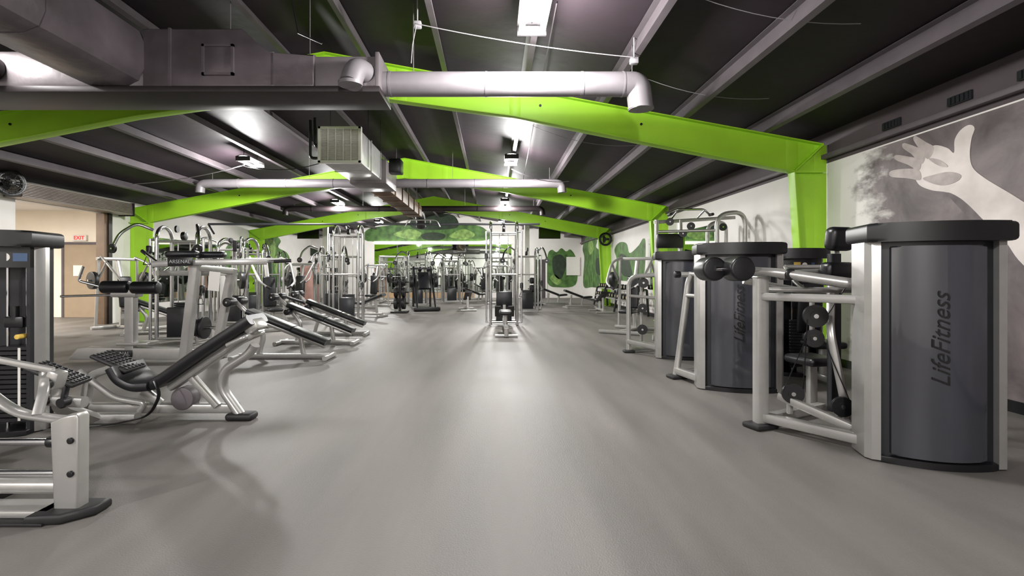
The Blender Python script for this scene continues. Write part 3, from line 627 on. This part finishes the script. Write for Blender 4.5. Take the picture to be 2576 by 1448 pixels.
m=M(); m.sweep([(-3.2,3.25,.1),(-3.2,3.25,.95)],rect(.1,.1,.02)); m.sweep([(-3.2,3.25,.88),(-2.85,3.35,.78)],rect(.045,.04,.012)); m.box((-2.84,3.36,.72),(.08,.1,.12),(0,.3,0),.02); m.out('pivot_mast',SILV,R)
M().cyl((-2.84,3.27,.7),(-2.84,3.31,.7),.03,bev=.005).out('pivot_bolt',IRON,R)
M().box((-3.2,3.25,.05),(.3,.3,.1),(0,0,0),.02).out('foot',RUB,R)

# ------------------------------------------------------------ calf machine
R=thing('standing_calf_machine',(-5,8,0),'silver plate loaded standing machine with black shoulder pads','gym machine')
m=M(); m.prism([(-6.75,.05),(-4.6,.05),(-4.6,.22),(-6.45,.25),(-6.6,.22)],8.2,8.32,'y',bev=.012); m.sweep([(-6.3,8.26,.05),(-6.3,8.7,.05)],rect(.14,.08,.02)); m.sweep([(-4.6,7.6,.05),(-4.6,8.8,.05)],rect(.18,.08,.02)); m.out('base_rail',SILV,R)
pl=M().bx(-6.12,-5.72,8.18,8.2,.09,.2,.004).out('name_plate',BLACK,R)
text('ARSENAL',.085,Matrix.Translation((-5.92,8.175,.145))@Matrix.Rotation(math.radians(90),4,'X'),TXTW,pl,off=-.001)
M().sweep([(-4.6,7.7,.06),(-4.42,7.7,1.58)],rect(.14,.12,.012)).out('upright',SILV,R); M().sweep([(-4.62,8.6,.06),(-4.33,8.6,1.5)],rect(.12,.12,.012)).out('upright',SILV,R)
m=M(); m.sweep([(-5.0,7.62,1.55),(-4.3,7.62,1.58),(-3.55,8.1,1.6)],rect(.1,.09,.015)); m.sweep([(-4.42,7.7,1.5),(-4.33,8.6,1.45)],rect(.1,.1,.015)); m.sweep([(-5.0,7.7,1.42),(-4.6,8.4,1.42)],rect(.08,.08,.015)); m.out('cross_head',SILV,R)
pl=M().box((-4.55,7.52,1.585),(.36,.02,.12),(0,-.03,0),.004).out('name_plate',BLACK,R)
text('ARSENAL',.075,Matrix.Translation((-4.55,7.507,1.585))@Matrix.Rotation(math.radians(90),4,'X'),TXTW,pl,off=-.001)
for x,y in ((-4.62,7.7),(-4.35,7.95)): M().box((x,y,1.7),(.44,.2,.1),(0,-.03,.2),.045,3).out('shoulder_pad',VINYL,R)
for pp in ([(-3.95,7.9,1.62),(-3.92,7.85,1.9)],[(-4.95,7.7,1.55),(-5.35,7.9,1.75)],[(-3.6,8.1,1.6),(-3.2,8.2,1.62)]): M().sweep(pp,.02).out('handle_bar',CHROME,R)
for a,b_ in (((-3.93,7.87,1.75),(-3.92,7.85,1.92)),((-5.27,7.86,1.71),(-5.37,7.91,1.76)),((-3.45,8.14,1.605),(-3.2,8.2,1.62))): M().cyl(a,b_,.028,bev=.006).out('grip',RUB,R)
m=M(); m.sweep([(-5.78,8.26,.2),(-5.78,8.26,1.1)],rect(.15,.13,.02)); m.box((-5.85,8.26,1.1),(.4,.2,.12),(0,0,0),.02); m.box((-5.7,8.3,.3),(.5,.3,.05),(0,0,0),.01); m.out('seat_column',SILV,R)
M().cyl((-6.2,8.2,1.2),(-5.76,8.2,1.2),.1,seg=24,bev=.03).out('roller_pad',VINYL,R)
M().cyl((-5.72,8.2,1.19),(-5.3,8.2,1.19),.1,seg=24,bev=.03).out('roller_pad',VINYL,R)
M().sweep([(-6.2,8.2,1.2),(-6.5,8.1,1.3),(-6.42,8.1,1.52)],.02,.05).out('handle_bar',CHROME,R); M().sweep([(-6.9,8.25,1.05),(-5.9,8.25,1.08)],.018).out('handle_bar',CHROME,R)
M().box((-4.1,7.6,1.3),(.16,.01,.28),(0,.1,0)).out('instruction_sheet',PAPER,R)
for k in range(3): M().cyl((-4.9-k*.06,8.75,.5),(-4.86-k*.06,8.75,.5),.19-.02*k,seg=28,bev=.006).out('weight_plate',IRON,R)
m=M(); m.cyl((-5.2,8.75,.5),(-4.62,8.75,.5),.025); m.sweep([(-4.62,8.6,.5),(-4.62,8.8,.5)],rect(.06,.06,.01)); m.out('plate_peg',CHROME,R)

# ------------------------------------------------------------ generic builders
def cable_tower(root,T,h=2.6,w=.6,shroud=True):
    for s in (-1,1):
        M(T).sweep([(s*w/2,-.3,.03),(s*w/2,-.3,h-.15),(s*w/2,0,h),(s*w/2,.3,h-.15),(s*w/2,.3,.03)],circ(.038,14),.25).out('side_hoop',CHROME,root)
    for z in (h-.35,1.4,.1):
        for y in (-.3,.3):
            m=M(T); m.sweep([(-w/2,y,z),(w/2,y,z)],.028); m.out('cross_brace',SILV,root)
    for s in (-.12,.12): M(T).cyl((s,0,.05),(s,0,h-.35),.012,seg=10).out('guide_rod',CHROME,root)
    m=M(T)
    for k in range(18): m.box((0,0,.12+k*.04),(.34,.14,.034),(0,0,0),.004,1)
    m.out('weight_stack',IRON,root)
    if shroud: M(T).box((0,-.22,.4),(w*.6,.05,.66),(0,0,0),.03).out('stack_guard',SHRD,root)
    for s in (-1,1):
        m=M(T); m.sweep([(s*(w/2+.12),-.3,.08),(s*(w/2+.12),-.3,h-.3)],rect(.05,.05,.01)); m.sweep([(s*w/2,-.3,h-.32),(s*(w/2+.12),-.3,h-.32)],.025); m.sweep([(s*w/2,-.3,.1),(s*(w/2+.12),-.3,.1)],.025); m.out('carriage_rail',CHROME,root)
        m=M(T); m.box((s*(w/2+.12),-.34,1.1 if s>0 else 1.9),(.09,.1,.16),(0,0,0),.02); m.out('pulley_carriage',BLACK,root)
        m=M(T); z=1.0 if s>0 else 1.8
        m.sweep([(s*(w/2+.12),-.38,z+.1),(s*(w/2+.12),-.42,z-.02)],.03); m.sweep([(s*(w/2+.12)-.07,-.42,z-.2),(s*(w/2+.12),-.42,z-.02),(s*(w/2+.12)+.07,-.42,z-.2),(s*(w/2+.12)-.07,-.42,z-.2)],.01); m.out('stirrup_handle',BLACK,root)
    M(T).cyl((-.04,0,h-.22),(.04,0,h-.22),.09,bev=.01).out('top_pulley',BLACK,root); M(T).cyl((-.02,-.3,h-.1),(.02,-.3,h-.1),.07).out('top_pulley',BLACK,root)
C=thing('cable_crossover',(-2,15,0),'tall chrome cable crossover station joined by an overhead bar','cable machine')
cable_tower(C,TR(-4.27,15.3,0,0),2.88,.72); cable_tower(C,TR(.3,14.4,0,0),2.88,.72)
m=M(); m.sweep([(-8.2,14.9,2.85),(1.35,14.9,2.85)],rect(.06,.06,.01)); m.sweep([(-4.27,15.3,2.8),(-4.27,14.9,2.85)],.04); m.sweep([(.3,14.4,2.84),(.3,14.9,2.85)],.04)
m.sweep([(-8.2,14.9,2.85),(-8.2,15.2,2.6)],.03); m.out('overhead_bar',SHRD,C)
m=M(); m.sweep([(-2.5,14.7,2.75),(-2.4,14.7,2.95),(-1.6,14.7,2.95),(-1.5,14.7,2.75)],.02,.08); m.sweep([(-2.2,14.7,2.95),(-2.2,14.9,2.85)],.02); m.sweep([(-1.8,14.7,2.95),(-1.8,14.9,2.85)],.02); m.out('pullup_bar',CHROME,C)
S=thing('cable_station',(-6.4,10.8,0),'chrome dual cable station with curved tubular top','cable machine','cable stations')
cable_tower(S,TR(-6.45,10.8,0,.1),2.42,.78)
M().sweep([(-6.9,10.5,2.3),(-7.1,10.3,2.42),(-7.3,10.1,2.2),(-7.35,10.0,1.95)],.03,.12).out('curved_arm',CHROME,S); M().sweep([(-6.0,10.5,2.3),(-5.9,10.3,2.42),(-5.8,10.2,2.2),(-5.75,10.1,1.95)],.03,.12).out('curved_arm',CHROME,S)
for c in ((-7.35,9.98,1.9),(-5.75,10.08,1.9)): pulley(S,c,.09,(.2,1,0))
dup(S,(-7.9,17.0,0),0.2); dup(S,(-7.0,14.3,0),-.3)
dup(S,(-2.0,25.5,0),.1); dup(S,(1.3,19.4,0),0); dup(S,(-5.7,18.6,0),0); dup(S,(-9.6,22.3,0),.4); dup(S,(-3.3,22.9,0),.1); dup(S,(-6.9,23.0,0),.0)
B=thing('row_bench',(.3,12.6,0),'black seat low row bench with single rail and foot plates','bench')
M().box((.3,12.3,.5),(.3,.7,.1),(0,0,0),.04,3).out('seat',VINYL,B)
m=M(); m.sweep([(.3,11.5,.2),(.3,13.9,.2)],rect(.1,.1,.02)); m.sweep([(.3,12.3,.2),(.3,12.3,.46)],rect(.08,.08,.01)); m.sweep([(.3,11.5,.2),(.3,11.5,.03)],rect(.1,.1,.02)); m.sweep([(.05,11.5,.04),(.55,11.5,.04)],rect(.08,.06,.015)); m.sweep([(.3,13.6,.2),(.3,13.6,.6)],rect(.08,.08,.01)); m.out('rail',SILV,B)
for s in (-1,1): M().box((.3+s*.17,13.4,.45),(.16,.04,.3),(.4,0,0),.01).out('foot_plate',RUB,B)
M().box((.3,13.7,.75),(.42,.1,.4),(0,0,0),.03).out('chest_pad',VINYL,B)
def decline(x,y,lab):
    B=thing('decline_bench',(x,y,0),lab,'bench','decline benches')
    m=M(TR(x,y))
    m.sweep([(-.72,0,.05),(.78,0,.05)],rect(.1,.08,.02)); m.sweep([(-.72,-.3,.04),(-.72,.3,.04)],rect(.08,.07,.02)); m.sweep([(.78,-.25,.04),(.78,.25,.04)],rect(.08,.07,.02))
    m.sweep([(-.4,0,.06),(-.3,0,.4),(-.55,0,.72)],rect(.09,.07,.02),.12); m.sweep([(.35,0,.06),(.3,0,.35)],rect(.08,.07,.02)); m.sweep([(-.6,0,.72),(.7,0,.2)],rect(.07,.06,.015)); m.sweep([(-.55,0,.72),(-.78,0,.95)],rect(.06,.06,.015))
    m.out('frame',SILV,B)
    M(TR(x,y)).sweep([(-.55,0,.79),(.18,0,.5)],rect(.3,.09,.035)).out('back_pad',VINYL,B)
    M(TR(x,y)).sweep([(.2,0,.49),(.75,0,.27)],rect(.32,.09,.035)).out('seat_pad',VINYL,B)
    for s in (-1,1):
        M(TR(x,y)).cyl((-.78,s*.07,.95),(-.78,s*.3,.95),.075,seg=20,bev=.02).out('roller_pad',VINYL,B)
        M(TR(x,y)).cyl((-.5,s*.07,.66),(-.5,s*.28,.66),.06,seg=20,bev=.02).out('roller_pad',VINYL,B)
    M(TR(x,y)).cyl((-.78,-.31,.95),(-.78,.31,.95),.015).out('roller_axle',CHROME,B)
    return B
d1=decline(-3.5,8.6,'black padded decline bench on silver base with foot rollers')
dup(d1,(-3.55,10.4,0),.0); dup(d1,(-3.7,11.9,0),.05); dup(d1,(-7.8,12.2,0),.3)
def lever(x,y,rz,lab):
    T=TR(x,y,0,rz); B=thing('lever_press_machine',(x,y,0),lab,'gym machine','plate loaded machines')
    m=M(T)
    m.sweep([(-.5,-.6,.05),(.5,-.6,.05)],rect(.09,.08,.02)); m.sweep([(0,-.6,.05),(0,.7,.05)],rect(.1,.08,.02)); m.sweep([(-.6,.7,.05),(.6,.7,.05)],rect(.09,.08,.02))
    m.sweep([(0,.5,.05),(0,.45,1.1),(0,.7,1.8)],rect(.1,.09,.02),.2); m.sweep([(0,0,.05),(0,.02,.45)],rect(.08,.08,.01))
    m.sweep([(-.5,.65,1.8),(.5,.65,1.8)],rect(.08,.08,.02)); m.sweep([(-.5,.7,.05),(-.45,.65,1.8)],.035); m.sweep([(.5,.7,.05),(.45,.65,1.8)],.035)
    m.out('frame',SILV,B)
    for s in (-1,1):
        m=M(T); m.sweep([(s*.4,.65,1.85),(s*.5,.2,1.7),(s*.42,-.35,1.2),(s*.3,-.4,1.1)],.03,.2); m.sweep([(s*.5,.2,1.7),(s*.5,.6,1.25),(s*.72,.6,1.25)],.028,.08); m.out('lever_arm',SILV,B)
        M(T).cyl((s*.36,-.38,1.14),(s*.2,-.42,1.05),.028,bev=.006).out('grip',RUB,B)
        M(T).cyl((s*.56,.6,1.25),(s*.66,.6,1.25),.22,seg=28,bev=.01).out('weight_plate',IRON,B)
    M(T).box((0,-.02,.5),(.36,.42,.09),(0,0,0),.04,3).out('seat',VINYL,B)
    M(T).box((0,.33,.95),(.32,.1,.8),(-.12,0,0),.045,3).out('back_pad',VINYL,B)
    return B
L=lever(-8.0,21.4,.2,'silver plate loaded lever press with black pads')
dup(L,(-2.4,28.0,0),.1,'silver plate loaded lever press in front of the mirror')
dup(L,(-9.4,19.2,0),1.2); dup(L,(-5.2,22.0,0),-.4); dup(L,(-9.2,13.2,0),.9); dup(L,(-6.4,28,0),.2); dup(L,(-.4,28.4,0),.2); dup(L,(3.3,12.6,0),-.8)
dup(L,(-5.6,13.2,0),.5); dup(L,(-7.3,19.2,0),-.2); dup(L,(-4.3,28.3,0),0); dup(L,(.4,23.6,0),.1)
for p,rz in (((-9.6,26.4,0),.5),((-8.9,28.6,0),.3)):
    dup(SM,p,rz,'silver selectorized machine with open weight stack and black seat')
H=thing('hack_squat_machine',(-2.7,20.4,0),'black angled hack squat sled with weight plates','gym machine')
T=TR(-2.7,20.4,0,.25)
m=M(T); m.sweep([(-.35,-.7,.1),(-.35,.9,1.7)],rect(.08,.1,.02)); m.sweep([(.35,-.7,.1),(.35,.9,1.7)],rect(.08,.1,.02)); m.sweep([(-.35,.9,1.7),(-.35,.95,.05)],rect(.08,.08,.02)); m.sweep([(.35,.9,1.7),(.35,.95,.05)],rect(.08,.08,.02)); m.sweep([(-.4,.92,1.65),(.4,.92,1.65)],rect(.08,.08,.02)); m.bx(-.5,.5,-.9,-.4,.02,.15,.02); m.bx(-.45,.45,-.8,1,.02,.08,.01); m.out('frame',BLACK,H)
M(T).box((0,.2,1.15),(.45,.12,.9),(-.78,0,0),.04).out('back_pad',VINYL,H)
for s in (-1,1):
    M(T).box((s*.17,.1,1.6),(.14,.32,.14),(-.3,0,0),.05,3).out('shoulder_pad',VINYL,H)
    M(T).cyl((s*.42,.3,1.1),(s*.56,.3,1.1),.22,seg=28,bev=.01).out('weight_plate',IRON,H)
def bench(x,y,rz,lab,back=.9):
    T=TR(x,y,0,rz); B=thing('weight_bench',(x,y,0),lab,'bench','weight benches')
    m=M(T); m.sweep([(-.6,0,.1),(.65,0,.1)],rect(.09,.08,.02)); m.sweep([(-.6,-.3,.04),(-.6,.3,.04)],rect(.07,.07,.015)); m.sweep([(.65,-.3,.04),(.65,.3,.04)],rect(.07,.07,.015)); m.sweep([(.1,0,.1),(.15,0,.42)],rect(.08,.07,.01)); m.sweep([(-.4,0,.1),(-.35,0,.55)],rect(.07,.06,.01)); m.out('frame',SILV,B)
    M(T).box((.32,0,.45),(.42,.3,.08),(0,-.08,0),.035,3).out('seat_pad',VINYL,B)
    c,s=math.cos(back),math.sin(back)
    M(T).sweep([(.1,0,.47),(.1-.8*c,0,.47+.8*s)],rect(.28,.08,.035)).out('back_pad',VINYL,B)
    return B
b=bench(3.6,21.5,.2,'black adjustable weight bench on a silver frame',.35)
dup(b,(4.0,19.2,0),1.4); dup(b,(2.9,23.8,0),.1); dup(b,(-1.0,20.2,0),1.5); dup(b,(-.8,25.0,0),.3); dup(b,(-5.9,16.2,0),.4); dup(b,(-4.2,17.2,0),2.6)
def rack(x,y,lab):
    T=TR(x,y); B=thing('squat_rack',(x,y,0),lab,'squat rack','squat racks')
    m=M(T)
    for sx in (-.6,.6):
        for sy in (-.5,.5): m.sweep([(sx,sy,.03),(sx,sy,2.3)],rect(.07,.07,.01))
        m.sweep([(sx,-.5,2.27),(sx,.5,2.27)],rect(.07,.07,.01)); m.sweep([(sx,-.7,.05),(sx,.7,.05)],rect(.07,.07,.01)); m.sweep([(sx,-.5,.8),(sx,.5,.8)],rect(.05,.05,.01))
    for sy in (-.5,.5): m.sweep([(-.6,sy,2.27),(.6,sy,2.27)],rect(.07,.07,.01))
    m.sweep([(-.6,.5,.06),(.6,.5,.06)],rect(.07,.07,.01)); m.out('frame',SILV,B)
    M(T).cyl((-1.05,-.58,1.3),(1.05,-.58,1.3),.015).out('barbell',CHROME,B)
    for s in (-1,1):
        M(T).cyl((s*.8,-.58,1.3),(s*.88,-.58,1.3),.22,seg=28,bev=.01).out('weight_plate',IRON,B)
        M(T).box((s*.6,-.57,1.26),(.06,.1,.08),(0,0,0),.01).out('bar_hook',BLACK,B)
    return B
K=rack(-4.9,25.6,'silver four post squat rack holding a loaded barbell')
dup(K,(-7.2,25.6,0),0); dup(K,(.35,26.8,0),0)
M().box((-8.35,23.6,.95),(.9,.05,1.9),(0,0,0),.02).out('display_panel',PINK,label='pale pink upright display panel among machines',cat='panel')
D=thing('dumbbell_rack',(4.75,20,0),'long two tier dumbbell rack along the painted wall','dumbbell rack')
for y in (16.8,19,21.2,22.8):
    M().sweep([(4.45,y,.03),(4.6,y,.85),(5.0,y,.9),(5.05,y,.03)],rect(.07,.07,.01),.05).out('side_frame',BLACK,D)
for z,x in ((.48,4.66),(.82,4.8)):
    M().sweep([(x-.12,16.7,z),(x-.12,22.9,z)],rect(.05,.05,.01)).out('shelf_rail',SILV,D)
    M().sweep([(x+.12,16.7,z+.03),(x+.12,22.9,z+.03)],rect(.05,.05,.01)).out('shelf_rail',SILV,D)
db=None
for z,x in ((.48,4.66),(.82,4.8)):
    for k in range(14):
        y=17.02+k*.42
        if k in (5,10): y+=.06 if k==10 else -.06
        zz=z+.132
        if db is None:
            db=thing('dumbbell',(x,y,zz),'rubber dumbbell with pale end caps on the rack','dumbbell','dumbbells on the rack')
            M().cyl((x-.1,y,zz),(x+.1,y,zz),.016,seg=10).out('handle',CHROME,db)
            for s in (-1,1):
                p=M().cyl((x+s*.06,y,zz),(x+s*.16,y,zz),.075,seg=12,bev=.012).out('head',RUB,db)
                M().cyl((x+s*.158,y,zz),(x+s*.166,y,zz),.05,seg=12).out('end_cap',CAPM,p)
        else: dup(db,(x,y,zz))
def ptree(x,y):
    P=thing('plate_tree',(x,y,0),'black storage tree loaded with iron plates','plate rack','plate trees')
    m=M(TR(x,y)); m.bx(-.3,.3,-.3,.3,0.01,.07,.02); m.sweep([(0,0,.05),(0,0,1.25)],rect(.09,.09,.01))
    for z in (.35,.75,1.12): m.cyl((-.32,0,z),(.32,0,z),.022)
    m.out('post',BLACK,P)
    for z,r_ in ((.35,.22),(.75,.18),(1.12,.14)):
        for s in (-1,1): M(TR(x,y)).cyl((s*.08,0,z),(s*.2,0,z),r_,seg=28,bev=.008).out('weight_plate',IRON,P)
    return P
P=ptree(-3.4,18.9); dup(P,(-9.4,24.4,0),.2); dup(P,(1.9,23.5,0),.3)

w=bpy.data.worlds.new('world'); scene.world=w; w.use_nodes=True
w.node_tree.nodes['Background'].inputs[0].default_value=(.5,.5,.52,1); w.node_tree.nodes['Background'].inputs[1].default_value=.4
